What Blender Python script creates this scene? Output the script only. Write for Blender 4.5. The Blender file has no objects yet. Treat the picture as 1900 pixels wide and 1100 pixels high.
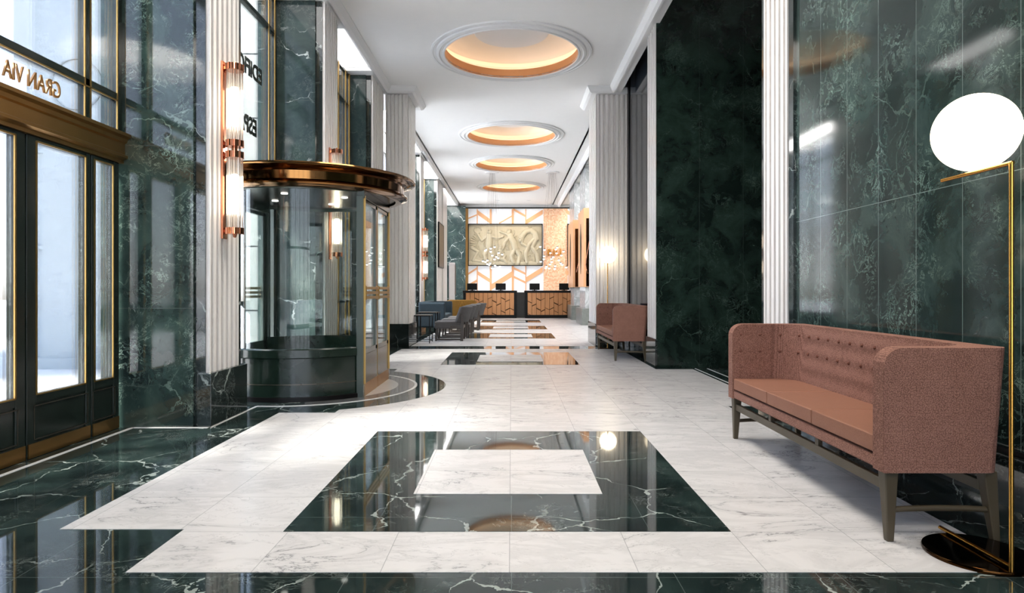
import bpy, bmesh, math, random
from mathutils import Vector, Matrix
import numpy as np
random.seed(7)
SC = bpy.context.scene
COL = SC.collection
PI = math.pi

# ------------------------------------------------------------------ helpers
class MB:
    def __init__(s): s.bm = bmesh.new()
    def box(s, x0, x1, y0, y1, z0, z1):
        v = [s.bm.verts.new(p) for p in ((x0,y0,z0),(x1,y0,z0),(x1,y1,z0),(x0,y1,z0),(x0,y0,z1),(x1,y0,z1),(x1,y1,z1),(x0,y1,z1))]
        for f in ((3,2,1,0),(4,5,6,7),(0,1,5,4),(1,2,6,5),(2,3,7,6),(3,0,4,7)):
            s.bm.faces.new([v[i] for i in f])
        return s
    def prism(s, pts, a, b, fn=None):
        """extrude polygon pts (u,v) from w=a to w=b; fn maps (u,v,w)->xyz"""
        fn = fn or (lambda u, v, w: (u, v, w))
        lo = [s.bm.verts.new(fn(u, v, a)) for u, v in pts]
        hi = [s.bm.verts.new(fn(u, v, b)) for u, v in pts]
        n = len(pts)
        s.bm.faces.new(lo[::-1]); s.bm.faces.new(hi)
        for i in range(n):
            j = (i+1) % n
            s.bm.faces.new((lo[i], lo[j], hi[j], hi[i]))
        return s
    def lathe(s, prof, c=(0,0), n=48, a0=0, a1=2*PI, closed=False):
        full = abs(a1-a0) > 6.28
        m = n if full else n+1
        rings = []
        for r, z in prof:
            ring = []
            for k in range(m):
                a = a0+(a1-a0)*k/n
                ring.append(s.bm.verts.new((c[0]+r*math.cos(a), c[1]+r*math.sin(a), z)))
            rings.append(ring)
        P = len(prof)
        for i in range(P if closed else P-1):
            A, B = rings[i], rings[(i+1) % P]
            for k in range(n):
                j = (k+1) % m
                s.bm.faces.new((A[k], A[j], B[j], B[k]))
        if closed and not full:
            s.bm.faces.new([r[0] for r in rings]); s.bm.faces.new([r[-1] for r in rings][::-1])
        return s
    def disc(s, r, z, c=(0,0), n=48):
        s.bm.faces.new([s.bm.verts.new((c[0]+r*math.cos(2*PI*k/n), c[1]+r*math.sin(2*PI*k/n), z)) for k in range(n)])
        return s
    def tube(s, pts, r, n=10, r1=None):
        pts = [Vector(p) for p in pts]; rings = []
        for i, p in enumerate(pts):
            t = (pts[min(i+1, len(pts)-1)]-pts[max(i-1, 0)]).normalized()
            up = Vector((0,0,1)) if abs(t.z) < .9 else Vector((1,0,0))
            a = t.cross(up).normalized(); b = t.cross(a)
            rr = r if r1 is None else r+(r1-r)*i/(len(pts)-1)
            rings.append([s.bm.verts.new(p+a*rr*math.cos(2*PI*k/n)+b*rr*math.sin(2*PI*k/n)) for k in range(n)])
        for A, B in zip(rings, rings[1:]):
            for k in range(n):
                s.bm.faces.new((A[k], A[(k+1) % n], B[(k+1) % n], B[k]))
        s.bm.faces.new(rings[0][::-1]); s.bm.faces.new(rings[-1])
        return s
    def sphere(s, c, r, u=32, v=20, sz=1):
        bmesh.ops.create_uvsphere(s.bm, u_segments=u, v_segments=v, radius=r, matrix=Matrix.Translation(c) @ Matrix.Diagonal((1,1,sz,1)))
        return s
    def grid(s, rows):
        vs = [[s.bm.verts.new(p) for p in row] for row in rows]
        for A, B in zip(vs, vs[1:]):
            for k in range(len(A)-1):
                s.bm.faces.new((A[k], A[k+1], B[k+1], B[k]))
        return s
    def taper(s, c0, h0, c1, h1):
        """square leg from centre c0 (half size h0) to c1 (half size h1)"""
        A = [s.bm.verts.new((c0[0]+h0*i, c0[1]+h0*j, c0[2])) for i, j in ((-1,-1),(1,-1),(1,1),(-1,1))]
        B = [s.bm.verts.new((c1[0]+h1*i, c1[1]+h1*j, c1[2])) for i, j in ((-1,-1),(1,-1),(1,1),(-1,1))]
        s.bm.faces.new(A[::-1]); s.bm.faces.new(B)
        for k in range(4): s.bm.faces.new((A[k], A[(k+1) % 4], B[(k+1) % 4], B[k]))
        return s
    def build(s, name, mat, parent=None, smooth=False, bevel=0, seg=2, origin=None):
        bmesh.ops.recalc_face_normals(s.bm, faces=s.bm.faces[:])
        if origin is not None:
            bmesh.ops.translate(s.bm, verts=s.bm.verts[:], vec=-Vector(origin))
        me = bpy.data.meshes.new(name); s.bm.to_mesh(me); s.bm.free()
        o = bpy.data.objects.new(name, me); COL.objects.link(o)
        if origin is not None: o.location = origin
        me.materials.append(mat)
        if smooth:
            for p in me.polygons: p.use_smooth = True
            me.set_sharp_from_angle(angle=math.radians(38))
        if bevel:
            b = o.modifiers.new('bevel', 'BEVEL'); b.width = bevel; b.segments = seg; b.limit_method = 'ANGLE'; b.angle_limit = math.radians(40)
            for p in me.polygons: p.use_smooth = True
            b.harden_normals = True
        if parent is not None: o.parent = parent
        return o

def tag(o, label=None, cat=None, group=None, kind=None):
    if label: o['label'] = label
    if cat: o['category'] = cat
    if group: o['group'] = group
    if kind: o['kind'] = kind
    return o
def thing(name, label, cat, loc=(0,0,0), rz=0, group=None, kind=None):
    o = bpy.data.objects.new(name, None); COL.objects.link(o)
    o.location = loc; o.rotation_euler = (0,0,rz); o.empty_display_size = .1
    return tag(o, label, cat, group, kind)
def struct(o): o['kind'] = 'structure'; return o
def children(o): return [c for c in bpy.data.objects if c.parent == o]
def copy_tree(o, parent=None):
    kids = children(o)
    c = o.copy(); COL.objects.link(c); c.parent = parent
    for k in kids: copy_tree(k, c)
    return c
def dup(o, loc, rz, label, group=None):
    c = copy_tree(o); c.location = loc; c.rotation_euler = (0,0,rz); c['label'] = label
    if group: c['group'] = group
    return c

# ------------------------------------------------------------------ materials
def srgb(r, g, b):
    f = lambda c: (c/255/12.92) if c/255 <= .04045 else ((c/255+.055)/1.055)**2.4
    return (f(r), f(g), f(b), 1)
class NT:
    def __init__(s, name):
        s.m = bpy.data.materials.new(name); s.m.use_nodes = True
        s.t = s.m.node_tree; s.t.nodes.clear()
        s.out = s.t.nodes.new('ShaderNodeOutputMaterial')
    def n(s, typ, **kw):
        n = s.t.nodes.new('ShaderNode'+typ)
        for k, v in kw.items():
            if k in n.inputs.keys() if isinstance(k, str) else False: n.inputs[k].default_value = v
            else: setattr(n, k, v)
        return n
    def l(s, a, b): s.t.links.new(a, b)
    def put(s, v, sock):
        if hasattr(v, 'links') or isinstance(v, bpy.types.NodeSocket): s.l(v, sock)
        else: sock.default_value = v
    def math(s, op, a, b=None, c=None, clamp=False):
        n = s.n('Math'); n.operation = op; n.use_clamp = clamp
        s.put(a, n.inputs[0])
        if b is not None: s.put(b, n.inputs[1])
        if c is not None: s.put(c, n.inputs[2])
        return n.outputs[0]
    def vmath(s, op, a, b):
        n = s.n('VectorMath'); n.operation = op
        s.put(a, n.inputs[0]); s.put(b, n.inputs[1])
        return n.outputs[0]
    def pos(s): return s.n('NewGeometry').outputs['Position']
    def obj(s): return s.n('TexCoord').outputs['Object']
    def noise(s, vec, scale, detail=4, rough=.55, dist=0, out='Fac'):
        n = s.n('TexNoise'); s.l(vec, n.inputs['Vector'])
        n.inputs['Scale'].default_value = scale; n.inputs['Detail'].default_value = detail
        n.inputs['Roughness'].default_value = rough; n.inputs['Distortion'].default_value = dist
        return n.outputs[out]
    def mapr(s, v, a, b, c=0, d=1, smooth=True):
        n = s.n('MapRange'); n.interpolation_type = 'SMOOTHSTEP' if smooth else 'LINEAR'
        s.l(v, n.inputs['Value'])
        for k, x in zip(('From Min','From Max','To Min','To Max'), (a,b,c,d)): n.inputs[k].default_value = x
        return n.outputs['Result']
    def mix(s, f, a, b):
        n = s.n('Mix'); n.data_type = 'RGBA'
        s.put(f, n.inputs['Factor']); s.put(a, n.inputs[6]); s.put(b, n.inputs[7])
        return n.outputs[2]
    def scale(s, vec, sc, rot=(0,0,0)):
        n = s.n('Mapping'); s.l(vec, n.inputs['Vector']); n.inputs['Scale'].default_value = sc; n.inputs['Rotation'].default_value = rot
        return n.outputs[0]
    def sep(s, vec):
        n = s.n('SeparateXYZ'); s.l(vec, n.inputs[0]); return n.outputs
    def line(s, v, spacing, offset, width):
        """1 on a joint"""
        a = s.math('ADD', v, -offset+width/2)
        p = s.math('FLOORED_MODULO', a, spacing)
        return s.math('LESS_THAN', p, width)
    def principled(s, color, rough=.5, metal=0, spec=.5, coat=0, bump=None, bstr=.2, bdist=.01, emit=None, estr=0):
        p = s.n('BsdfPrincipled')
        s.put(color, p.inputs['Base Color']); s.put(rough, p.inputs['Roughness']); s.put(metal, p.inputs['Metallic'])
        p.inputs['Specular IOR Level'].default_value = spec; p.inputs['Coat Weight'].default_value = coat; p.inputs['Coat Roughness'].default_value = .05
        if emit is not None:
            s.put(emit, p.inputs['Emission Color']); s.put(estr, p.inputs['Emission Strength'])
        if bump is not None:
            b = s.n('Bump'); b.inputs['Strength'].default_value = bstr; b.inputs['Distance'].default_value = bdist
            s.l(bump, b.inputs['Height']); s.l(b.outputs[0], p.inputs['Normal'])
        s.l(p.outputs[0], s.out.inputs[0])
        return s.m

def simple(name, color, rough=.5, metal=0, spec=.5, vary=.08, vs=6, coat=0):
    t = NT(name)
    n = t.noise(t.obj(), vs, 3)
    c = t.mix(n, tuple(x*(1-vary) for x in color[:3])+(1,), tuple(min(1, x*(1+vary)) for x in color[:3])+(1,))
    return t.principled(c, rough, metal, spec, coat)

def dark_marble(name, base, hi, vein, cloud=.5, lightning=1., vscale=1.1, crackle=.4, joints=(), rough=.06, spec=.9, jointcol=(.05,.065,.06,1), vw=.020, mk0=(.46,.62)):
    t = NT(name); p = t.pos()
    warp = t.vmath('SCALE', t.vmath('SUBTRACT', t.noise(p, 3.1, 5, out='Color'), (.5,.5,.5)), (0,0,0))
    warp.node.inputs['Scale'].default_value = .35
    q = t.vmath('ADD', p, warp)
    n1 = t.noise(q, 2.2, 8, .65, .6)
    c = t.mix(t.mapr(n1, .35, .72, 0, cloud), base, hi)
    # lightning veins along distorted cell edges
    v = t.n('TexVoronoi'); v.feature = 'DISTANCE_TO_EDGE'; v.inputs['Scale'].default_value = vscale
    t.l(q, v.inputs['Vector'])
    mk = t.mapr(t.noise(p, 1.7, 3), *mk0)
    w = t.mapr(t.noise(q, 9, 3), .3, .75, .001, vw)
    e = t.math('LESS_THAN', v.outputs['Distance'], w)
    e = t.math('MULTIPLY', t.math('MULTIPLY', e, mk), lightning*.75)
    c = t.mix(e, c, vein)
    # fine crackle
    n2 = t.noise(q, 7.5, 9, .7, 1.2)
    r = t.mapr(t.math('ABSOLUTE', t.math('SUBTRACT', n2, .5)), 0, .018, 1, 0)
    r = t.math('MULTIPLY', r, t.mapr(t.noise(p, 2.6, 4, .6), .45, .68, 0, crackle))
    c = t.mix(r, c, tuple(x*.75 for x in vein[:3])+(1,))
    s = t.sep(p)
    for ax, sp, off, wd in joints:
        c = t.mix(t.math('MULTIPLY', t.line(s[ax], sp, off, wd), .8), c, jointcol)
    return t.principled(c, rough, 0, spec)

M = {}
VEIN = (.42,.47,.43,1)
M['marble_left'] = dark_marble('slate_green_marble', (.022,.036,.036,1), (.05,.080,.074,1), (.50,.54,.52,1), .8, 1.2, 1.7, .45, ((2,1.46,3.55-1.46,.008),), spec=.22)
M['marble_right'] = dark_marble('verde_marble_panels', (.009,.018,.017,1), (.044,.074,.066,1), (.25,.36,.31,1), .85, .2, 2.2, 1., ((1,.375,4.396,.004),(2,2.2,1.648,.004)), jointcol=(.16,.2,.19,1), spec=.55, rough=.07)
M['marble_block'] = dark_marble('deep_green_marble', (.006,.012,.010,1), (.030,.055,.043,1), (.16,.24,.20,1), .75, .35, 1.1, .6, ((0,.62,2.66,.004),), spec=.5, vw=.007)
M['marble_verde'] = dark_marble('verde_pilaster_marble', (.010,.019,.018,1), (.034,.062,.052,1), (.26,.36,.30,1), .9, .4, 2.4, 1.3, ((2,1.3,3.55-1.3,.006),), spec=.8)
M['marble_dark'] = dark_marble('black_green_marble', (.010,.015,.015,1), (.028,.042,.040,1), (.45,.5,.47,1), .6, .8, 1.6, .4)
M['marble_floor'] = dark_marble('dark_floor_marble', (.009,.015,.015,1), (.030,.052,.047,1), (.46,.51,.47,1), .8, .8, 1.7, .45, ((0,.63,.0,.003),(1,.63,2.43,.003)), rough=.04, spec=.55, jointcol=(.09,.11,.105,1), vw=.015, mk0=(.36,.52))

def white_tiles():
    t = NT('white_marble_tiles'); p = t.pos(); s = t.sep(p)
    TX, TY, OX, OY = .502, .482, -.008, 2.883
    ix = t.math('FLOOR', t.math('DIVIDE', t.math('SUBTRACT', s[0], OX), TX))
    iy = t.math('FLOOR', t.math('DIVIDE', t.math('SUBTRACT', s[1], OY), TY))
    cm = t.n('CombineXYZ'); t.l(ix, cm.inputs[0]); t.l(iy, cm.inputs[1])
    wn = t.n('TexWhiteNoise'); wn.noise_dimensions = '3D'; t.l(cm.outputs[0], wn.inputs['Vector'])
    off = t.vmath('SCALE', wn.outputs['Color'], (0,0,0)); off.node.inputs['Scale'].default_value = 20
    q = t.vmath('ADD', p, off)
    q2 = t.scale(q, (1.1,2.6,1), (0,0,math.radians(32)))
    n = t.noise(q2, 1.15, 9, .62, 1.0)
    r = t.mapr(t.math('ABSOLUTE', t.math('SUBTRACT', n, .5)), 0, .014, 1, 0)
    r = t.math('MULTIPLY', r, t.mapr(t.noise(q, 2.2, 3), .41, .64, 0, .85))
    n3 = t.noise(q2, 2.6, 9, .66, .8)
    r3 = t.mapr(t.math('ABSOLUTE', t.math('SUBTRACT', n3, .53)), 0, .012, .34, 0)
    soft = t.mapr(t.math('ABSOLUTE', t.math('SUBTRACT', n, .5)), 0, .10, .16, 0)
    f = t.math('MAXIMUM', t.math('MAXIMUM', r, r3), soft)
    c = t.mix(f, (.62,.605,.595,1), (.17,.17,.175,1))
    c = t.mix(t.math('MULTIPLY', wn.outputs['Value'], .10), c, (.66,.65,.65,1))
    j = t.math('MAXIMUM', t.line(s[0], TX, OX, .0035), t.line(s[1], TY, OY, .0035))
    c = t.mix(t.math('MULTIPLY', j, .65), c, (.25,.25,.25,1))
    return t.principled(c, .26, 0, .22)
M['tiles'] = white_tiles()
M['white_stone'] = simple('white_stone_strip', (.72,.71,.70,1), .1, vary=.05)
M['grey_stone'] = simple('grey_stone_floor', (.42,.41,.40,1), .12, vary=.08)
M['dark_grey_stone'] = simple('dark_grey_stone_floor', (.09,.095,.097,1), .06, vary=.15)

def fluted_mat():
    t = NT('fluted_cream_marble'); p = t.pos()
    q = t.scale(p, (3.2,3.2,.35))
    n = t.noise(q, 2.6, 7, .6, .4)
    c = t.mix(t.mapr(n, .38, .72), (.78,.755,.735,1), (.72,.69,.665,1))
    n2 = t.noise(q, 1.4, 8, .7, 1.5)
    r = t.mapr(t.math('ABSOLUTE', t.math('SUBTRACT', n2, .5)), 0, .03, .22, 0)
    c = t.mix(r, c, (.46,.40,.37,1))
    return t.principled(c, .28, 0, .4)
M['fluted'] = fluted_mat()
def white_marble():
    t = NT('pale_grey_marble'); p = t.pos()
    n = t.noise(p, 2.0, 8, .65, 1.2)
    c = t.mix(t.mapr(t.math('ABSOLUTE', t.math('SUBTRACT', n, .5)), 0, .12, .8, 0), (.66,.68,.69,1), (.38,.41,.42,1))
    return t.principled(c, .15, 0, .4)
M['white_marble'] = white_marble()
M['grey_base'] = simple('grey_granite', (.20,.215,.20,1), .3, vary=.35, vs=9)
M['ceiling'] = simple('white_ceiling_paint', (.88,.88,.875,1), .65, vary=.015)
M['plaster'] = simple('plaster_moulding', (.78,.785,.79,1), .5, vary=.015)
M['brass'] = simple('aged_brass', srgb(166,127,76), .33, 1, vary=.25, vs=2.5)
M['brass_trim'] = simple('brass_trim', srgb(176,142,84), .35, 1, vary=.12)
M['bronze'] = simple('polished_bronze', srgb(116,82,48), .10, 1, vary=.1)
M['copper'] = simple('polished_copper', srgb(214,142,108), .14, 1, vary=.08)
M['lamp_brass'] = simple('lamp_brass', srgb(206,152,72), .2, 1, vary=.1)
M['dark_brass'] = simple('dark_mirror_bronze', srgb(62,40,24), .2, 1, vary=.1)
M['door_paint'] = simple('green_black_lacquer', (.008,.013,.010,1), .18, 0, .6, vary=.2)
M['drum_paint'] = simple('deep_green_lacquer', (.008,.017,.012,1), .13, 0, .45, vary=.12)
M['drum_frame'] = simple('grey_green_enamel', (.035,.052,.044,1), .22, 0, .6, vary=.1)
M['black'] = simple('black_gloss', (.006,.0055,.0055,1), .35, 0, .15, vary=.2)
M['dark_glass'] = simple('dark_mirror_glass', (.016,.021,.027,1), .07, 0, .3, vary=.1)
M['grey_metal'] = simple('bronze_grey_metal', srgb(92,84,74), .35, .8, vary=.1)
M['letters_dark'] = simple('dark_bronze_letters', (.02,.025,.02,1), .35, .3, vary=.1)

def glass(name, tint, refl=1.0, rough=.0):
    t = NT(name)
    f = t.n('Fresnel'); f.inputs['IOR'].default_value = 1.45
    fac = t.math('MULTIPLY', f.outputs[0], refl, clamp=True)
    tr = t.n('BsdfTransparent'); tr.inputs[0].default_value = tint
    g = t.n('BsdfGlossy'); g.inputs['Roughness'].default_value = rough; g.inputs['Color'].default_value = (1,1,1,1)
    m = t.n('MixShader'); t.l(fac, m.inputs[0]); t.l(tr.outputs[0], m.inputs[1]); t.l(g.outputs[0], m.inputs[2])
    t.l(m.outputs[0], t.out.inputs[0]); return t.m
M['glass'] = glass('clear_window_glass', (.97,.985,.98,1), .8)
M['drum_glass'] = glass('curved_door_glass', (.92,.945,.935,1), .5)

def ribbed_glass():
    t = NT('ribbed_frosted_glass')
    f = t.n('LayerWeight'); f.inputs['Blend'].default_value = .4
    tr = t.n('BsdfTransparent'); tr.inputs[0].default_value = (.95,.93,.90,1)
    d = t.n('BsdfTranslucent'); d.inputs[0].default_value = (.9,.88,.85,1)
    g = t.n('BsdfGlossy'); g.inputs['Roughness'].default_value = .12
    a = t.n('MixShader'); a.inputs[0].default_value = .16; t.l(tr.outputs[0], a.inputs[1]); t.l(d.outputs[0], a.inputs[2])
    m = t.n('MixShader'); t.l(f.outputs['Fresnel'], m.inputs[0]); t.l(a.outputs[0], m.inputs[1]); t.l(g.outputs[0], m.inputs[2])
    t.l(m.outputs[0], t.out.inputs[0]); return t.m
M['ribbed'] = ribbed_glass()
def emis(name, col, st):
    t = NT(name); e = t.n('Emission'); e.inputs[0].default_value = col; e.inputs[1].default_value = st
    t.l(e.outputs[0], t.out.inputs[0]); return t.m
M['lamp_white'] = emis('opal_globe_light', (1,.84,.60,1), 6.5)
M['tube_light'] = emis('sconce_tube_light', (1,.86,.68,1), 7)
M['strip_light'] = emis('warm_light_strip', (1,.70,.45,1), 3.4)
M['bulb_light'] = emis('small_bulb_light', (1,.95,.88,1), 2.5)
M['added_panel_light'] = emis('added_ceiling_glow', (1,.98,.96,1), 3)  # glow of the panels added in the near window bays
M['added_panel_bright'] = emis('added_bright_ceiling_glow', (1,.97,.94,1), 13)  # stronger glow for the panels added over lounge and right aisle
M['coffer_lamp'] = emis('coffer_lamp_disc', (1,.93,.84,1), 14)  # discs of the added unseen coffers; the downlights share it

def fabric(name, a, b, sc=150, rough=.85):
    t = NT(name); o = t.obj()
    v = t.n('TexVoronoi'); v.inputs['Scale'].default_value = sc; v.inputs['Randomness'].default_value = .4
    t.l(o, v.inputs['Vector'])
    w = t.noise(o, 30, 4); w2 = t.noise(o, 9, 3)
    f = t.mapr(v.outputs['Distance'], .1, .62)
    f = t.math('ADD', t.math('MULTIPLY', f, .8), t.math('MULTIPLY', t.math('SUBTRACT', t.math('ADD', w, w2), 1), .22), clamp=True)
    c = t.mix(f, a, b)
    return t.principled(c, rough, 0, .2, bump=f, bstr=.35, bdist=.004)
M['rose'] = fabric('rose_tweed', srgb(168,124,108), srgb(84,53,44), 150)
M['rose_leather'] = fabric('rose_seat_cloth', srgb(156,110,90), srgb(128,88,70), 320, .6)
M['grey_cloth'] = fabric('charcoal_cloth', srgb(108,106,106), srgb(64,62,62), 120)
M['blue_cloth'] = fabric('slate_blue_velvet', srgb(54,68,78), srgb(34,43,50), 160)
M['mustard'] = fabric('mustard_velvet', srgb(150,112,50), srgb(96,68,26), 160)
M['olive_wood'] = simple('olive_grey_oak', srgb(70,61,45), .45, vary=.15)
M['walnut'] = simple('dark_walnut', srgb(50,41,34), .4, vary=.2)

def copper_mosaic():
    t = NT('copper_mosaic'); p = t.pos(); s = t.sep(p)
    cm = t.n('CombineXYZ')
    t.l(t.math('FLOOR', t.math('MULTIPLY', s[0], 18)), cm.inputs[0]); t.l(t.math('FLOOR', t.math('MULTIPLY', s[2], 18)), cm.inputs[1])
    wn = t.n('TexWhiteNoise'); t.l(cm.outputs[0], wn.inputs['Vector'])
    c = t.mix(wn.outputs['Value'], srgb(222,164,126), srgb(248,208,174))
    return t.principled(c, .35, .15, .5)
M['mosaic'] = copper_mosaic()
def copper_wood():
    t = NT('copper_veneer'); p = t.pos()
    n = t.noise(t.scale(p, (6,6,.6)), 3, 5)
    c = t.mix(n, srgb(150,96,54), srgb(196,142,92))
    return t.principled(c, .3, .35, .5)
M['copper_wood'] = copper_wood()
M['copper_panel'] = simple('copper_cladding', srgb(228,172,126), .4, .1, vary=.08)
def onyx():
    t = NT('backlit_onyx'); n = t.noise(t.pos(), 1.3, 6, .6, 1)
    c = t.mix(n, (.86,.84,.83,1), (.66,.70,.76,1))
    return t.principled(c, .2, 0, .5, emit=c, estr=.2)
M['onyx'] = onyx()
def relief_mat():
    t = NT('cast_stone_relief'); n = t.noise(t.pos(), 5, 5)
    c = t.mix(n, srgb(166,156,132), srgb(186,176,152))
    return t.principled(c, .6, 0, .3)
M['relief'] = relief_mat()
def stone_facade():
    t = NT('pale_stone_facade'); p = t.pos(); s = t.sep(p)
    n = t.noise(p, 2.2, 8, .7)
    c = t.mix(t.mapr(n, .3, .75), (.58,.58,.53,1), (.47,.47,.43,1))
    c = t.mix(t.line(s[2], 1.25, 1.94, .03), c, (.06,.06,.06,1))
    return t.principled(c, .8, 0, .2)
M['facade'] = stone_facade()
M['render'] = simple('pale_painted_render', (.44,.48,.50,1), .8, vary=.04, vs=.6)
M['pavement'] = simple('pale_pavement', (.74,.72,.70,1), .8, vary=.12, vs=1.5)

# ------------------------------------------------------------------ dimensions
ZC, ZB = 4.97, 4.85         # main ceiling, cornice underside / bay soffits
XL = -2.43                  # fluted plane, left
ROOF = 5.75

# ------------------------------------------------------------------ floor
def poly(name, pts, z, mat, th=.02):
    m = MB(); m.prism(pts, z-th, z); return struct(m.build(name, mat))
m = MB(); m.box(-3.4, 5.2, -7, 30.2, -.2, 0); struct(m.build('floor', M['marble_floor']))
CX, CY = -2.28, 7.17
def arc(r, a0, a1, n=40): return [(CX+r*math.cos(a0+(a1-a0)*k/n), CY+r*math.sin(a0+(a1-a0)*k/n)) for k in range(n+1)]
aa = math.acos((-1.575-CX)/1.53)
white = [(-1.5,2.472),(2.04,2.472),(2.04,6.0),(2.5,6.0),(2.5,8.77),(1.99,8.77),(1.99,11.75),(-2.03,11.75),(-2.03,8.8),(-1.575,8.8)]
white += arc(1.53, aa, -aa, 48)
white += [(-1.575,5.67),(-2.072,5.67),(-2.072,2.917),(-1.5,2.917)]
poly('tile_floor', white, .002, M['tiles'])
poly('tile_floor', [(-1.95,12.36),(1.63,12.36),(2.75,13.6),(2.75,29.5),(-1.95,29.5)], .002, M['tiles'])
for (y0, y1, a0, a1) in ((2.884,4.917,3.407,4.345),(9.27,11.1,9.69,10.64),(14.26,15.95,14.6,15.6),(17.55,19.15,17.9,18.85),(21.15,22.75,21.5,22.4)):
    poly('inlaid_floor', [(-1.035,y0),(.995,y0),(.995,y1),(-1.035,y1)], .004, M['marble_floor'])
    poly('inlaid_floor', [(-.525,a0),(.487,a0),(.487,a1),(-.525,a1)], .006, M['tiles'])
# thin white lines on the left border and around the revolving door
for a in ((-3.03,-3.0,-3,5.07),(-3.03,-2.39,5.045,5.075),(-2.41,-2.385,5.045,5.98),(-2.41,-2.385,8.36,11.6),(2.55,2.565,4.6,8.85),(2.72,2.735,4.6,8.85)):
    poly('border_trim', [(a[0],a[2]),(a[1],a[2]),(a[1],a[3]),(a[0],a[3])], .003, M['white_stone'])
m = MB(); m.lathe([(1.175,.0),(1.205,.0),(1.205,.004),(1.175,.004)], (CX,CY), 64, -PI/2-.1, PI/2+.1, closed=True); struct(m.build('border_trim', M['white_stone']))
m = MB(); m.lathe([(.99,.0),(1.175,.0),(1.175,.003),(.99,.003)], (CX,CY), 64, -1.3, 1.3, closed=True); struct(m.build('ring_floor', M['dark_grey_stone']))
m = MB(); m.prism(arc(.99,-PI,PI,63)[:-1], -.01, .004); struct(m.build('disc_floor', M['grey_stone']))

# ------------------------------------------------------------------ ceiling with coffers
COFF = [-.55, 5.0, 10.45, 15.9, 19.6, 24.0]
RO, RI = 1.315, 1.09
def ceiling_main():
    m = MB(); x0, x1 = -2.33, 1.9
    ys = [-7]+[ (a+b)/2 for a, b in zip(COFF, COFF[1:])]+[29.9]
    N = 64
    for cy, y0, y1 in zip(COFF, ys, ys[1:]):
        angs = sorted([2*PI*k/N for k in range(N)]+[math.atan2(yy-cy, xx) % (2*PI) for xx in (x0,x1) for yy in (y0,y1)])
        inn, outp = [], []
        for a in angs:
            c, s = math.cos(a), math.sin(a)
            t = min((x1/c if c > 1e-9 else x0/c if c < -1e-9 else 1e9), ((y1-cy)/s if s > 1e-9 else (y0-cy)/s if s < -1e-9 else 1e9))
            inn.append(m.bm.verts.new((RO*.97*c, cy+RO*.97*s, ZC))); outp.append(m.bm.verts.new((t*c, cy+t*s, ZC)))
        for i in range(len(angs)):
            j = (i+1) % len(angs)
            m.bm.faces.new((inn[i], inn[j], outp[j], outp[i]))
    return struct(m.build('ceiling', M['ceiling']))
ceiling_main()
m = MB(); m.box(-3.4, 5.2, -7, 30.2, ROOF, ROOF+.15); struct(m.build('ceiling', M['ceiling']))
def coffer(cy, label):
    t = thing('ceiling_coffer', label, 'ceiling light', (0,cy,ZC), 0, 'round lit coffers along the hall ceiling')
    m = MB(); m.lathe([(RO,0),(RO,-.022),(1.285,-.03),(1.275,-.018),(1.235,-.018),(1.225,-.04),(1.185,-.052),(1.165,-.035),(1.13,-.035),(1.12,-.05),(1.095,-.05),(RI,-.02),(RI,.0),(RO,.02)], n=96, closed=True)
    m.build('trim_ring', M['plaster'], t, True)
    m = MB(); m.lathe([(RI,-.03),(RI,.12),(RI+.02,.12),(RI+.02,-.02)], n=96, closed=True); m.build('copper_band', M['band'], t, True)
    m = MB(); m.lathe([(RI+.02,.10),(1.26,.10),(1.26,.22),(1.20,.255),(1.18,.255),(1.16,.30),(1.0,.39),(.8,.45),(.62,.47),(.02,.47)], n=96); m.build('dome', M['dome'], t, True)
    m = MB(); m.lathe([(1.14,.115),(1.2,.115),(1.2,.135),(1.14,.135)], n=64, closed=True); m.build('light_strip', M['strip_light'], t)
    m = MB(); m.lathe([(.001,.33),(.60,.33),(.615,.345),(.615,.39),(.001,.39)], n=64); m.build('lens_disc', M['plaster'], t, True)
    m = MB()
    m.lathe([(.001,.38),(.2,.38),(.2,.472),(.001,.472)], n=32)
    m.build('hanger', M['plaster'], t)
    return t
M['band'] = simple('copper_leaf_band', srgb(222,160,108), .4, .25, vary=.05)
M['dome'] = simple('cream_dome_paint', (.80,.74,.66,1), .6, vary=.02)
names = ['', '', 'round lit ceiling coffer nearest above the hall, largest of the row', 'second round lit ceiling coffer, between the two columns and the lounge', 'third round lit ceiling coffer, over the lounge chairs', 'farthest round lit ceiling coffer, next to the reception wall']
for cy, nm in zip(COFF, names):
    if nm: coffer(cy, nm)
for cy, nm in ((5.0,'added unseen coffer with glowing disc, overhead just out of view'),(-.55,'added unseen coffer with glowing disc, over the entrance end of the hall')):
    t = thing('ceiling_coffer', nm, 'ceiling light', (0,cy,ZC), 0, 'round lit coffers along the hall ceiling')  # out-of-view coffer, added with a glowing disc to light the near hall
    m = MB(); m.lathe([(RO,0),(RO,-.022),(1.235,-.018),(1.185,-.052),(1.095,-.05),(RI,-.02),(RI,.3),(RO,.3)], n=64, closed=True); m.build('trim_ring', M['plaster'], t, True)
    m = MB(); m.disc(1.08, .25); m.build('lens_disc', M['coffer_lamp'], t)

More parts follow.
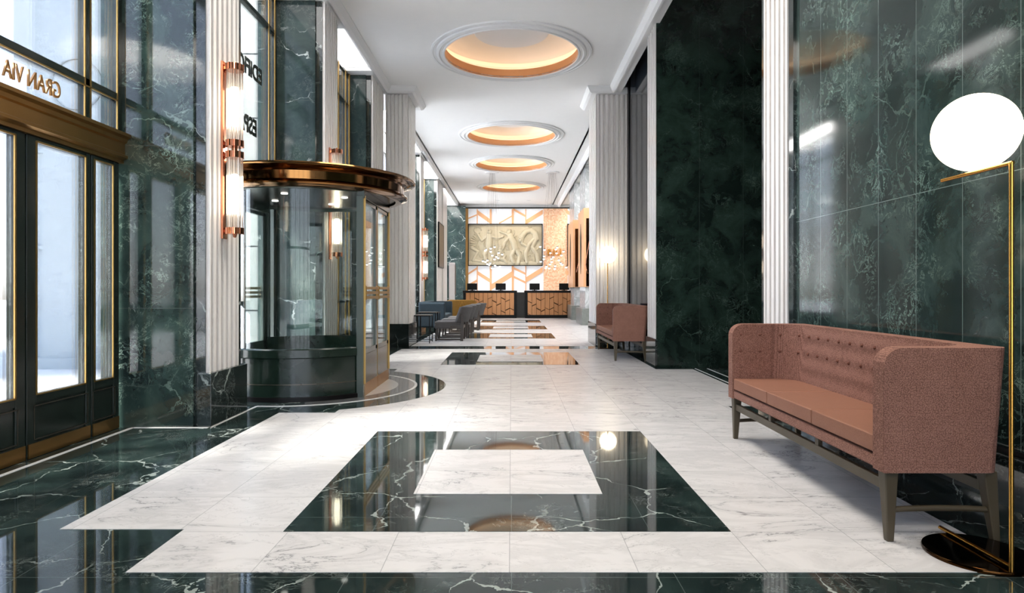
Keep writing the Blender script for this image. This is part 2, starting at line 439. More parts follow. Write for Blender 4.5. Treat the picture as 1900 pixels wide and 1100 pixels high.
# cornices and soffits
def beam(name, x0, x1, y0, y1, z0, z1, mat='plaster', bevel=0):
    m = MB(); m.box(x0, x1, y0, y1, z0, z1); return struct(m.build(name, M[mat], bevel=bevel))
def cornice(pts, side):
    """moulding swept along plan polyline pts; side=+1 outward is to the left of travel"""
    prof = [(0,ZB),(.03,ZB),(.07,ZB+.025),(.09,ZB+.06),(.115,ZB+.10),(.115,ZC),(0,ZC)]
    m = MB(); rings = []
    P = [Vector(p) for p in pts]
    for i, p in enumerate(P):
        d0 = (P[i]-P[i-1]).normalized() if i else None
        d1 = (P[i+1]-P[i]).normalized() if i < len(P)-1 else None
        n0 = Vector((-d0.y,d0.x))*side if d0 else None
        n1 = Vector((-d1.y,d1.x))*side if d1 else None
        nn = (n0+n1)/(1+n0.dot(n1)) if d0 and d1 else (n0 or n1)
        rings.append([m.bm.verts.new((p.x+nn.x*u, p.y+nn.y*u, z)) for u, z in prof])
    for A, B in zip(rings, rings[1:]):
        for k in range(len(prof)):
            j = (k+1) % len(prof); m.bm.faces.new((A[k], A[j], B[j], B[k]))
    m.bm.faces.new(rings[0]); m.bm.faces.new(rings[-1][::-1])
    return struct(m.build('trim_cornice', M['plaster']))
cornice([(-2.4,-7),(-2.4,12.17),(-1.92,12.17),(-1.92,13.3),(-2.48,13.3),(-2.48,29.7)], -1)
cornice([(1.985,-7),(1.985,12.17),(1.56,12.17),(1.56,13.3),(2.2,13.3),(2.2,29.7)], 1)
beam('ceiling_capital', -2.42, -1.92, 12.17, 13.3, ZB+.005, ZC-.002); beam('ceiling_capital', 1.56, 2.3, 12.17, 13.3, ZB+.005, ZC-.002)
# left window-bay soffits: plaster beams at the pilasters, glowing panels added between to light the hall
for a, b in ((-7,4.95),(4.95,5.95),(8.1,9.15),(10.9,13.35),(17.4,18.7),(21.5,23.6),(28.2,30)):
    beam('ceiling_soffit', -3.3, -2.39, a, b, ZB, ZB+.11)
for a, b in ((5.95,8.1),(9.15,10.9),(13.35,17.4),(18.7,21.5),(23.6,28.2)):
    beam('ceiling_soffit', -3.3, -2.39, a, b, ZB+.06, ZB+.1, 'ceiling')
    m = MB(); m.box(-3.0, -2.46, a+.05, b-.05, ZB+.045, ZB+.06)
    tag(m.build('added_light_panel', M['added_panel_bright' if a > 12 else 'added_panel_light'], origin=(-2.7,(a+b)/2,ZB+.05)), None, None, None, 'structure')
# right side upper fascia to the taller side spaces
beam('ceiling_fascia', 1.99, 2.1, -7, 12.2, ZC-.1, ROOF)
beam('ceiling_fascia', -3.3, -2.4, -7, 30, ROOF-.1, ROOF)

# ------------------------------------------------------------------ fluted marble
def fluted_panel(a, b, n, z0, z1, outward, name='fluted_facing', parent=None, depth=.042, thick=.06, margin=.3, mat='fluted'):
    """reeded slab from plan point a to b, standing proud of the a-b line by depth towards outward"""
    a, b, o = Vector(a), Vector(b), Vector(outward)
    L = (b-a).length; d = (b-a)/L; w = L/n
    pts = [a-o*thick]
    for k in range(n):
        s = k*w; g = w*.46
        pts.append(a+d*s if k == 0 else a+d*(s))
        c0 = s+(w-g)/2
        for q in range(7):
            th = PI*q/6
            pts.append(a+d*(c0+g/2-g/2*math.cos(th))-o*depth*max(0, math.sin(th))**.4)
    pts.append(b); pts.append(b-o*thick)
    m = MB(); m.prism([(p.x,p.y) for p in pts], z0, z1)
    ob = m.build(name, M[mat], parent); ob['kind'] = 'structure' if parent is None else ob.get('kind', '')
    if parent is not None: del ob['kind']
    return ob

def pilaster(y0, y1, xf=XL, label='', marble='marble_left', plinth=True, back=-3.3, faces=.62, nfl=6, core='marble_dark'):
    """left pilaster: camera-facing marble panel, fluted facing towards the hall"""
    t = thing('pilaster', label, 'pilaster', (xf,(y0+y1)/2,0), 0, 'marble pilasters along the left wall', 'structure')
    L = lambda x, y: (x-xf, y-(y0+y1)/2)
    def bx(nm, x0, x1, ya, yb, z0, z1, mt, bev=0):
        m = MB(); m.box(x0-xf, x1-xf, ya-(y0+y1)/2, yb-(y0+y1)/2, z0, z1); return m.build(nm, M[mt], t, bevel=bev)
    bx('shaft', back, xf-.03, y0, y1, 0, ZB, core)
    bx('front_panel', back+.02, xf-.115, y0-.025, y0+.01, .0, ZB-.002, marble)
    m0 = (y1-y0)*(1-faces)/2*.5
    a, b = L(xf, y0+m0*.2), L(xf, y1-m0*1.8)
    fluted_panel(a, b, nfl, .43, ZB-.001, (1,0), parent=t)
    bx('plinth', xf-.08, xf+.03, y0-.03, y1, 0, .43, 'marble_dark', .006)
    return t
pilaster(5.11, 5.78, marble='marble_verde', label='fluted pilaster with brass twin-tube sconce beside the entrance doors')
pilaster(8.27, 9.0, label='slate green marble pilaster behind the revolving door')
pilaster(11.14, 12.25, label='slate green marble pilaster joining the left white column', nfl=8)
pilaster(17.7, 18.55, -2.53, label='narrow marble pilaster with sconce at the lounge')
pilaster(21.7, 23.5, -2.53, label='marble pilaster with brown panel beyond the lounge')
m = MB(); m.box(-3.3, -2.06, 28.5, 29.7, 0, ZB); struct(m.build('wall_left_end', M['marble_left']))
m = MB(); m.box(-2.62, -2.53, 23.5, 25.0, 0, ZB); struct(m.build('trim_cream', M['fluted']))

# columns
def column(x0, x1, y0, y1, label, sidex):
    cx, cy = (x0+x1)/2, (y0+y1)/2
    t = thing('column', label, 'column', (cx,cy,0), 0, None, 'structure')
    m = MB(); m.box(x0-cx+.05, x1-cx-.05, y0-cy+.05, y1-cy-.05, .43, ZB); m.build('core', M['fluted'], t)
    fluted_panel((x0-cx,y0-cy), (x1-cx,y0-cy), 6, .43, ZB, (0,-1), parent=t, depth=.042)
    fx = (x1-cx) if sidex > 0 else (x0-cx)
    fluted_panel((fx,y0-cy+.001), (fx,y1-cy), 7, .43, ZB, (sidex,0), parent=t, depth=.042)
    m = MB(); m.box(x0-cx-.02, x1-cx+.02, y0-cy-.03, y1-cy+.02, 0, .44); m.build('plinth', M['marble_dark'], t, bevel=.006)
column(-2.42, -1.985, 12.22, 13.15, 'broad fluted white column on dark plinth behind the revolving door', 1)
column(1.63, 2.23, 12.22, 13.35, 'broad fluted white column beside the far rose sofa and its lamp', -1)

# ------------------------------------------------------------------ left entrance wall
XD = -3.15
def frame_bars(t, bars, mat, name, bevel=.004):
    m = MB()
    for b in bars: m.box(*b)
    return m.build(name, M[mat], t, bevel=bevel)
def entrance_leaf(n, y0, y1, label, gapl=.075, gapr=.075):
    t = thing('door_%d' % n, label, 'door', (XD,(y0+y1)/2,0), 0, 'entrance door leaves', 'structure')
    w = (y1-y0)/2
    frame_bars(t, [(-.03,.03,-w+.004,-w+gapl,.0,2.105),(-.03,.03,w-gapr,w-.004,.0,2.105),(-.03,.03,-w+gapl,w-gapr,.355,.41),(-.03,.03,-w+gapl,w-gapr,2.075,2.105),(-.026,.026,-w+gapl,w-gapr,0,.1)], 'door_paint', 'frame')
    m = MB(); m.box(-.02,.02,-w+gapl,w-gapr,.1,.355); m.build('lower_panel', M['door_paint'], t)
    a, b = -w+gapl, w-gapr
    frame_bars(t, [(.024,.034,a-.004,a+.008,.41,2.075),(.024,.034,b-.008,b+.004,.41,2.075),(.024,.034,a,b,.406,.416),(.024,.034,a,b,2.067,2.078)], 'brass_trim', 'glazing_bead', 0)
    m = MB(); m.box(-.006,.006,a+.002,b-.002,.41,2.075); m.build('pane', M['glass'], t)
    m = MB(); m.box(.03,.037,-w+.01,w-.01,.004,.097); m.build('kick_plate', M['brass'], t)
    m = MB(); m.box(.024,.032,a-.02,b+.02,.115,.12); m.box(.024,.032,a-.02,b+.02,.335,.34); m.box(.024,.032,a-.02,a-.015,.115,.34); m.box(.024,.032,b+.015,b+.02,.115,.34); m.build('panel_moulding', M['grey_metal'], t)
    return t
entrance_leaf(1, 4.09, 4.715, 'black glazed entrance door leaf with brass kick plate, left of the narrow sidelight', .085, .05)
entrance_leaf(2, 4.725, 5.06, 'narrow black glazed sidelight beside the marble pilaster', .035, .075)
entrance_leaf(3, 3.46, 4.085, 'black glazed entrance door leaf cut by the left picture edge', .06, .085)
entrance_leaf(4, 3.1, 3.45, 'narrow black glazed sidelight near the camera')
m = MB(); m.prism([(-.06,2.105),(.05,2.105),(.05,2.13),(.085,2.145),(.085,2.165),(.06,2.175),(.06,2.26),(.075,2.27),(.085,2.295),(.11,2.31),(.11,2.335),(-.06,2.335)], 3.09, 5.085, lambda u, v, w: (XD+u, w, v))
struct(m.build('trim_lintel', M['brass']))
t = thing('window_1', 'tall black and brass glazed screen above the entrance lintel', 'window', (XD,3.2,0), 0, None, 'structure')
bars = [(-.035,.035,1.84,1.9,2.335,ZB),(-.035,.035,-.11,-.06,2.335,ZB)]
for yy in (1.48,): bars.append((-.03,.03,yy-.02,yy+.03,2.335,ZB))
frame_bars(t, [(-.03,.03,-.1,1.88,2.60,2.655),(-.03,.03,-.1,1.88,2.335,2.35),(-.03,.03,-.1,1.88,4.0,4.05)]+bars, 'door_paint', 'frame')
frame_bars(t, [(.024,.034,c,c+.011,2.35,ZB) for c in (1.447,1.51,1.83,-.06)]+[(.024,.034,-.1,1.84,2.59,2.6)], 'brass_trim', 'glazing_bead', 0)
for k, (ya, yb) in enumerate(((-.07,1.46),(1.51,1.84))):
    for z0, z1 in ((2.35,2.6),(2.655,4.0),(4.05,ZB)):
        m = MB(); m.box(-.006,.006,ya,yb,z0,z1); m.build('pane', M['glass'], t)
# plain continuation of the wall towards and behind the camera
m = MB(); m.box(-3.3, -3.06, -2.2, 3.1, 0, ROOF); struct(m.build('wall_left', M['marble_left']))
m = MB(); m.box(-3.3, -3.0, -7, -2.2, 0, ROOF); struct(m.build('wall_left', M['marble_left']))
m = MB(); m.box(-3.35, -2.4, -7, 30, ZB+.11, ROOF); struct(m.build('wall_left_upper', M['ceiling']))

M['letter_brass'] = simple('dark_gold_letters', srgb(128,90,40), .4, .3)
M['sign_gold'] = simple('sign_gold', srgb(186,126,46), .35, .2)
def text_mesh(name, body, size, ext, mat, matrix, space=1.0, sx=1.0, bold=0.0, parent=None):
    c = bpy.data.curves.new(name, 'FONT'); c.body = body; c.size = size; c.extrude = ext; c.space_character = space; c.offset = bold
    c.resolution_u = 4
    o = bpy.data.objects.new(name+'_tmp', c); COL.objects.link(o)
    me = bpy.data.meshes.new_from_object(o.evaluated_get(bpy.context.evaluated_depsgraph_get()))
    bpy.data.objects.remove(o); 
    me.transform(Matrix.Diagonal((sx,1,1,1)))
    ob = bpy.data.objects.new(name, me); COL.objects.link(ob); me.materials.clear(); me.materials.append(mat)
    ob.matrix_world = matrix
    if parent: ob.parent = parent
    return ob
def outward_left(x, y, z):   # text readable from outside (from -x)
    return Matrix(((0,0,-1,x),(-1,0,0,y),(0,1,0,z),(0,0,0,1)))
o = text_mesh('entrance_lettering', 'GRAN VIA', .16, .006, M['letter_brass'], outward_left(XD+.013, 4.425, 2.42), .98, .70)
tag(o, 'gold letters GRAN VIA on the glass above the entrance doors, seen from behind', 'sign')

# ------------------------------------------------------------------ left bay windows
XW = -3.07
def bay_window(n, x, y0, y1, muls, trans, label, zb=.05):
    t = thing('window_%d' % n, label, 'window', (x,(y0+y1)/2,0), 0, 'tall windows of the left wall', 'structure')
    h = (y1-y0)/2; cy = (y0+y1)/2
    bars = [(-.03,.03,-h,-h+.05,zb,ZB),(-.03,.03,h-.05,h,zb,ZB),(-.03,.03,-h,h,0,zb+.05),(-.03,.03,-h,h,ZB-.04,ZB)]
    for y in muls: bars.append((-.03,.03,y-cy-.018,y-cy+.018,zb,ZB))
    for z in trans: bars.append((-.03,.03,-h,h,z-.02,z+.02))
    frame_bars(t, bars, 'door_paint', 'frame')
    bd = []
    for y in muls: bd += [(.022,.034,y-cy-.024,y-cy-.014,zb,ZB),(.022,.034,y-cy+.014,y-cy+.024,zb,ZB)]
    bd += [(.02,.045,h-.075,h-.03,zb,ZB)]
    frame_bars(t, bd, 'brass_trim', 'glazing_bead', 0)
    m = MB(); m.box(-.005,.005,-h+.03,h-.03,zb,ZB-.02); m.build('pane', M['glass'], t)
    return t
# bay with the revolving door: glazing beside and above the drum
t = thing('window_2', 'tall brass-framed window above the revolving door', 'window', (XW,7.0,0), 0, 'tall windows of the left wall', 'structure')
frame_bars(t, [(-.03,.03,-1.24,-1.18,0,ZB),(-.03,.03,1.2,1.26,0,ZB),(-.03,.03,.98,1.02,2.32,ZB),(-.03,.03,-.52,-.48,2.32,ZB),(-.03,.03,-1.2,1.2,2.26,2.34),(-.03,.03,-1.2,1.2,4.38,4.43),(-.03,.03,-.95,-.9,0,2.3),(-.03,.03,1.14,1.2,0,2.3)], 'door_paint', 'frame')
frame_bars(t, [(.022,.036,1.165,1.2,2.34,ZB),(.022,.034,.967,.98,2.34,ZB),(.022,.034,-.48,-.467,2.34,ZB),(.02,.05,-1.2,1.2,2.30,2.36)], 'brass_trim', 'glazing_bead', 0)
for a, b, c, d in ((-1.2,-.5,2.34,4.4),(-.48,1.0,2.34,4.4),(1.02,1.2,2.34,4.4),(-1.2,1.2,4.43,ZB),(-1.18,-.95,0,2.26)):
    m = MB(); m.box(-.005,.005,a,b,c,d); m.build('pane', M['glass'], t)
bay_window(3, -2.86, 9.0, 11.14, (9.7,10.42,10.86), (.9,4.3,), 'tall brass-framed window between two marble pilasters', .3)
bay_window(4, -3.0, 13.1, 17.7, (14.6,16.2), (4.3,), 'tall window of the lounge', .5)
bay_window(5, -3.0, 18.55, 21.7, (19.6,20.6), (4.3,), 'tall window beyond the lounge', .5)
bay_window(6, -3.0, 23.5, 28.5, (25,27), (4.3,), 'tall window near the reception', .5)
def side_word(word, yE, z, h, lab):
    o = text_mesh('window_lettering', word, h/.72, .004, M['letters_dark'], outward_left(XW+.0095, yE, z), .98, .92, .008)
    return tag(o, lab, 'sign')
side_word('EDIFICIO', 7.80, 3.60, .185, 'dark reversed letters EDIF high on the left window, upper line')
side_word('ESPAÑA', 7.64, 2.93, .195, 'dark reversed letters ESP on the left window, lower line')

# ------------------------------------------------------------------ revolving door
def revolving_door():
    t = thing('revolving_door', 'round revolving door with polished bronze canopy and curved glass drum', 'revolving door', (CX,CY,0))
    R = .992; ha = math.asin(.65/R)
    segs = ((-PI/2-(PI/2-ha), -PI/2+(PI/2-ha)), (PI/2-(PI/2-ha), PI/2+(PI/2-ha)))
    for a0, a1 in segs:
        m = MB(); m.lathe([(R-.03,.516),(R-.018,.516),(R-.018,2.12),(R-.03,2.12)], (0,0), 40, a0, a1, closed=True); m.build('curved_glass', M['drum_glass'], t, True)
        m = MB(); m.lathe([(R-.05,.0),(R-.02,.0),(R-.02,.42),(R,.43),(R,.505),(R-.01,.516),(R-.05,.516)], (0,0), 40, a0, a1, closed=True); b = m.build('base_wall', M['drum_paint'], t, True)
        m = MB(); m.lathe([(R-.022,.0),(R+.004,.0),(R+.004,.045),(R-.022,.045)], (0,0), 40, a0, a1, closed=True); m.build('base_strip', M['black'], b, True)
        m = MB(); m.lathe([(R-.022,.165),(R-.0175,.165),(R-.0175,.172),(R-.022,.172)], (0,0), 40, a0, a1, closed=True); m.build('base_seam', M['grey_metal'], b, True)
        m = MB(); m.lathe([(R-.035,2.09),(R+.0,2.09),(R+.0,2.14),(R-.035,2.14)], (0,0), 40, a0, a1, closed=True); m.build('head_rail', M['drum_frame'], t, True)
    # canopy
    prof = [(.96,2.10),(1.02,2.10),(1.05,2.115),(1.085,2.125),(1.095,2.14),(1.085,2.155),(1.06,2.165),(1.05,2.175),(1.055,2.255),(1.08,2.265),(1.10,2.27),(1.115,2.285),(1.15,2.29),(1.175,2.297),(1.186,2.308),(1.18,2.32),(1.15,2.326),(.96,2.326)]
    m = MB(); m.lathe(prof, n=96, closed=True); c = m.build('canopy', M['bronze'], t, True)
    m = MB(); m.lathe([(.001,2.30),(.97,2.30),(.97,2.12),(.001,2.12)], n=64); m.build('canopy_ceiling', M['dark_brass'], c, True)
    for k in range(4):
        a = PI/4+k*PI/2+.5
        m = MB(); m.lathe([(.001,2.112),(.035,2.112),(.035,2.12),(.001,2.12)], (.45*math.cos(a),.45*math.sin(a)), 16); m.build('spotlight', M['bulb_light'], c)
    m = MB(); m.box(.70,.78,-.69,.69,2.035,2.12); m.box(-.78,-.70,-.69,.69,2.035,2.12); m.build('opening_header', M['drum_frame'], t, bevel=.004)
    for sx in (1,-1):
        for sy in (1,-1):
            m = MB(); m.box(sx*.735-.035,sx*.735+.035,sy*.665-.03,sy*.665+.03,0,2.06); m.build('corner_post', M['drum_frame'], t, bevel=.004)
            m = MB(); m.box(sx*.775-.006,sx*.775+.008,sy*.64-.006,sy*.64+.004,.13,2.06); m.build('brass_edge', M['brass_trim'], t)
        # two leaves per opening
        for k, (y0, y1) in enumerate(((-.635,-.006),(.006,.635))):
            X = sx*.75
            L = MB()
            for b in ((y0,y0+.03,.44,2.03),(y1-.085 if k == 0 else y1-.085,y1,.44,2.03),(y0,y1,1.99,2.03),(y0,y1,.43,.485)): L.box(X-.018,X+.018,b[0],b[1],b[2],b[3])
            L.box(X-.018,X+.018,y0,y1,.128,.43)
            leaf = L.build('door_leaf', M['drum_frame'], t, bevel=.003)
            m = MB(); m.box(X-.005,X+.005,y0+.03,y1-.08,.48,1.995); m.build('pane', M['drum_glass'], leaf)
            m = MB(); m.box(X-.02,X+.022,y0,y1,.004,.128); m.build('kick_plate', M['brass'], leaf)
            m = MB(); m.box(X-.021,X+.021,y0-.002,y0+.005,.13,2.03); m.build('brass_edge', M['brass_trim'], leaf)
            H = MB()
            for z in (1.015,1.065,1.115): H.box(X+sx*.03-.009,X+sx*.03+.009,y0+.02,y1-.02,z-.015,z+.015)
            for yy in (y0+.05,y1-.05): H.box(X+sx*.018-.012,X+sx*.018+.012,yy-.012,yy+.012,.99,1.14)
            H.build('handle', M['brass_trim'], leaf, bevel=.002)
    return t
revolving_door()

# ------------------------------------------------------------------ wall sconces
def sconce(x, y, z0, label):
    """twin ribbed-glass tube sconce; plate on the wall at -x side, total 1.5 m tall"""
    t = thing('wall_sconce', label, 'wall lamp', (x,y,z0), 0, 'twin tube sconces on the left pilasters')
    m = MB(); m.box(0,.018,-.045,.045,.0,1.49); m.build('backplate', M['copper'], t, bevel=.004)
    cx = .098; r = .062
    for k, zb in enumerate((.04,.775)):
        pr = MB()
        n = 48
        pts = [(cx+(r+(.003 if q % 2 else -.002))*math.cos(2*PI*q/n), (r+(.003 if q % 2 else -.002))*math.sin(2*PI*q/n)) for q in range(n)]
        lo = [pr.bm.verts.new((p[0],p[1],zb+.03)) for p in pts]; hi = [pr.bm.verts.new((p[0],p[1],zb+.655)) for p in pts]
        for q in range(n): pr.bm.faces.new((lo[q], lo[(q+1) % n], hi[(q+1) % n], hi[q]))
        tube = pr.build('glass_tube', M['ribbed'], t)
        m = MB(); m.lathe([(.001,zb+.17),(.03,zb+.18),(.036,zb+.22),(.036,zb+.46),(.03,zb+.5),(.001,zb+.51)], (cx,0), 20); m.build('lamp', M['tube_light'], tube, True)
        for zc in (zb, zb+.64):
            m = MB(); m.prism([(cx+(.075 if q % 6 < 2 else .066)*math.cos(2*PI*q/60), (.075 if q % 6 < 2 else .066)*math.sin(2*PI*q/60)) for q in range(60)], zc, zc+.054); m.build('collar', M['copper'], t)
            m = MB(); m.box(.01,cx,-.012,.012,zc+.015,zc+.038); m.build('bracket', M['copper'], t)
    m = MB(); m.lathe([(.001,.73),(.022,.73),(.022,.78),(.001,.78)], (cx,0), 16); m.build('link', M['copper'], t, True)
    for zz, s in ((.04,-1),(1.467,1)):
        m = MB(); m.lathe([(.001,zz+s*.0),(.018,zz),(.012,zz+s*.025),(.001,zz+s*.03)], (cx,0), 12); m.build('finial', M['copper'], t, True)
    return t
sc0 = sconce(XL, 5.36, 1.525, 'lit copper twin-tube sconce on the near fluted pilaster by the entrance')
dup(sc0, (XL, 8.5, 1.5), 0, 'copper twin-tube sconce half hidden behind the revolving door canopy')
dup(sc0, (-2.53, 18.0, 1.35), 0, 'small far copper twin-tube sconce in the lounge, left of the reception')

# ------------------------------------------------------------------ right side
m = MB(); m.box(2.32, 2.7, -7, 5.85, 0, ROOF); w = struct(m.build('wall_right', M['marble_right']))
m = MB(); m.box(2.275, 2.33, -7, 5.15, .0, .335); struct(m.build('baseboard_right', M['marble_dark']))
m = MB(); m.box(2.30, 2.325, -7, 5.14, .335, .36); struct(m.build('trim_base', M['black']))
fluted_panel((2.285,5.76), (2.285,5.28), 5, .36, ROOF, (-1,0), 'fluted_trim')
m = MB(); m.box(2.27, 2.33, 5.18, 5.85, 0, .36); struct(m.build('baseboard_right', M['marble_dark']))
for a, b in ((5.18,5.27),(5.77,5.83)):
    m = MB(); m.box(2.295, 2.33, a, b, .36, ROOF); struct(m.build('dark_trim', M['marble_dark']))
# block facing the camera across the side passage
m = MB(); m.box(2.05, 4.9, 9.0, 9.55, 0, ROOF); struct(m.build('passage_wall', M['marble_block']))
m = MB(); m.box(2.03, 2.06, 8.985, 9.6, 0, .40); struct(m.build('baseboard_passage', M['marble_dark']))
fluted_panel((2.045,9.56), (2.045,9.03), 5, .40, ROOF, (-1,0), 'fluted_trim', depth=.012, thick=.03)
m = MB(); m.box(4.6, 4.9, 5.0, 9.0, 0, ROOF); struct(m.build('passage_side_wall', M['marble_block']))
m = MB(); m.box(2.7, 4.9, 5.0, 5.2, 0, ROOF); struct(m.build('passage_back_wall', M['marble_block']))
# recess with dark glass beside the far sofa
m = MB(); m.box(2.26, 2.6, 9.55, 12.6, 0, ROOF); struct(m.build('wall_recess', M['marble_dark']))
t = thing('window_7', 'tall dark glazed panel above the far rose sofa', 'window', (2.25,10.9,0), 0, None, 'structure')
frame_bars(t, [(-.03,.02,1.15,1.32,.5,ROOF),(-.03,.02,-1.34,-1.28,.5,ROOF),(-.03,.02,-1.3,1.3,.45,.55)], 'black', 'frame')
m = MB(); m.box(-.012,.0,-1.28,1.15,.5,ROOF); m.build('pane', M['dark_glass'], t)
# far columns with copper cladding
def clad_column(x0, x1, y0, y1, label):
    cx, cy = (x0+x1)/2, (y0+y1)/2
    t = thing('clad_column', label, 'column', (cx,cy,0), 0, 'copper clad columns on the right', 'structure')
    w, d = (x1-x0)/2, (y1-y0)/2
    m = MB(); m.box(-w,w,-d,d,0,ZC-.01); m.build('shaft', M['white_marble'], t)
    m = MB(); m.box(-w-.12,w,-d-.2,d+.1,0,.52); m.build('stone_base', M['grey_base'], t, bevel=.01)
    m = MB(); m.box(-w-.05,w+.02,-d-.05,d+.03,1.18,3.62); c = m.build('copper_cladding', M['copper_panel'], t, bevel=.004)
    m = MB(); m.box(-w+.03,w,-d-.062,-d-.045,1.2,3.3); m.build('dark_panel', M['dark_brass'], c)
    pts = [(-.0,1.6),(.16,2.0),(.2,2.4),(.16,2.8),(0,3.2),(-.16,2.8),(-.2,2.4),(-.16,2.0)]
    m = MB(); m.prism(pts, -w-.058, -w-.047, lambda u, v, q: (q, u, v)); m.build('lens_inset', M['black'], c)
    m = MB()
    rnd = random.Random(int(y0*10))
    for k in range(5):
        x = -w+.08+k*.09; p = [(x,-d-.07,1.3+rnd.random()*.5)]
        for q in range(6): p.append((p[-1][0]+rnd.uniform(-.05,.06),-d-.07,p[-1][2]+rnd.uniform(.12,.3)))
        m.tube(p, .012, 6)
    m.build('branch_relief', M['copper'], c)
clad_column(2.28, 2.85, 19.7, 21.2, 'nearer marble column clad in copper, right of the reception')
clad_column(2.28, 2.85, 23.1, 25.0, 'farther marble column clad in copper, right of the reception')
m = MB(); m.box(4.9, 5.2, 9.0, 30, 0, ROOF); struct(m.build('wall_right_far', M['marble_block']))
m = MB(); m.box(2.2, 4.95, 13.2, 30, ZC, ZC+.1); struct(m.build('ceiling_side', M['ceiling']))
m = MB(); m.box(1.85, 2.3, 13.2, 30, ZC, ZC+.1); struct(m.build('ceiling_side', M['ceiling']))
m = MB(); m.box(2.55, 2.7, 12.6, 13.4, 0, ROOF); struct(m.build('wall_recess', M['marble_dark']))
m = MB(); m.box(2.7, 5.0, 12.5, 12.7, 0, ROOF); struct(m.build('wall_recess', M['marble_dark']))

for a, b in ((14,18.5),(21.5,22.8),(25.4,28)):  # glowing panels added in the unseen right aisle to brighten the far hall
    m = MB(); m.box(2.95, 4.6, a, b, ZC-.03, ZC-.005); tag(m.build('added_light_panel', M['added_panel_bright'], origin=(3.8,(a+b)/2,ZC-.02)), kind='structure')
# ------------------------------------------------------------------ back wall and reception
YB = 29.0
m = MB(); m.box(-3.3, 5.0, YB+.06, YB+.4, 0, ROOF); struct(m.build('wall_back', M['ceiling']))
m = MB(); m.box(-2.1, 1.48, YB+.02, YB+.08, 0, ZB-.02); struct(m.build('wall_back_panel', M['onyx']))
m = MB(); m.box(2.56, 4.9, YB+.02, YB+.08, 0, ZB-.02); struct(m.build('wall_back_panel', M['onyx']))
m = MB(); m.box(1.46, 2.56, YB-.01, YB+.07, 0, ZB-.02); struct(m.build('wall_back_mosaic', M['mosaic']))
m = MB(); m.box(-2.1, 4.9, YB-.03, YB+.08, ZB-.06, ZB-.005); struct(m.build('trim_top', M['black']))
m = MB(); m.box(-2.1, -1.97, YB-.03, YB+.08, 0, ZB-.06); struct(m.build('trim_gold', M['brass']))
def wx(px): return (px-949)*YB/1180
def wz(py): return 1.1+(537-py)*YB/1180
strips = [((885.5,388),(885.5,545),.045),((910.5,388),(910.5,545),.09),((951.5,388),(951.5,545),.10),((975.5,388),(975.5,545),.045),
 ((869,405),(886,398),.06),((886,394),(910,411),.20),((926,414),(951,400),.06),((952,388),(975,401),.10),((976,412),(1007,393),.20),
 ((869,530),(886,520),.12),((869,508),(886,497),.09),((886,506),(911,522),.17),((911,533),(952,507),.26),((952,513),(975,524),.10),((952,497),(975,508),.10),((976,519),(1007,500),.24),
 ((1050,392),(1065,400),.16),((1050,504),(1065,512),.2)]
for si, (a, b, w) in enumerate(strips):
    p, q = Vector((wx(a[0]),wz(a[1]))), Vector((wx(b[0]),wz(b[1])))
    q.y = max(q.y, .2); p.y = min(p.y, ZB-.06); q.y = min(q.y, ZB-.06)
    if a[0] == b[0]: q.y = .1
    d = (q-p).normalized(); n = Vector((-d.y,d.x))*w/2
    if abs(d.x) > .05: n = Vector((0,w/2))
    m = MB(); m.prism([(p.x+n.x,p.y+n.y),(p.x-n.x,p.y-n.y),(q.x-n.x,q.y-n.y),(q.x+n.x,q.y+n.y)], YB-.012-.0015*si, YB+.03, lambda u, v, s: (u, s, v))
    struct(m.build('trim_copper', M['copper_panel']))

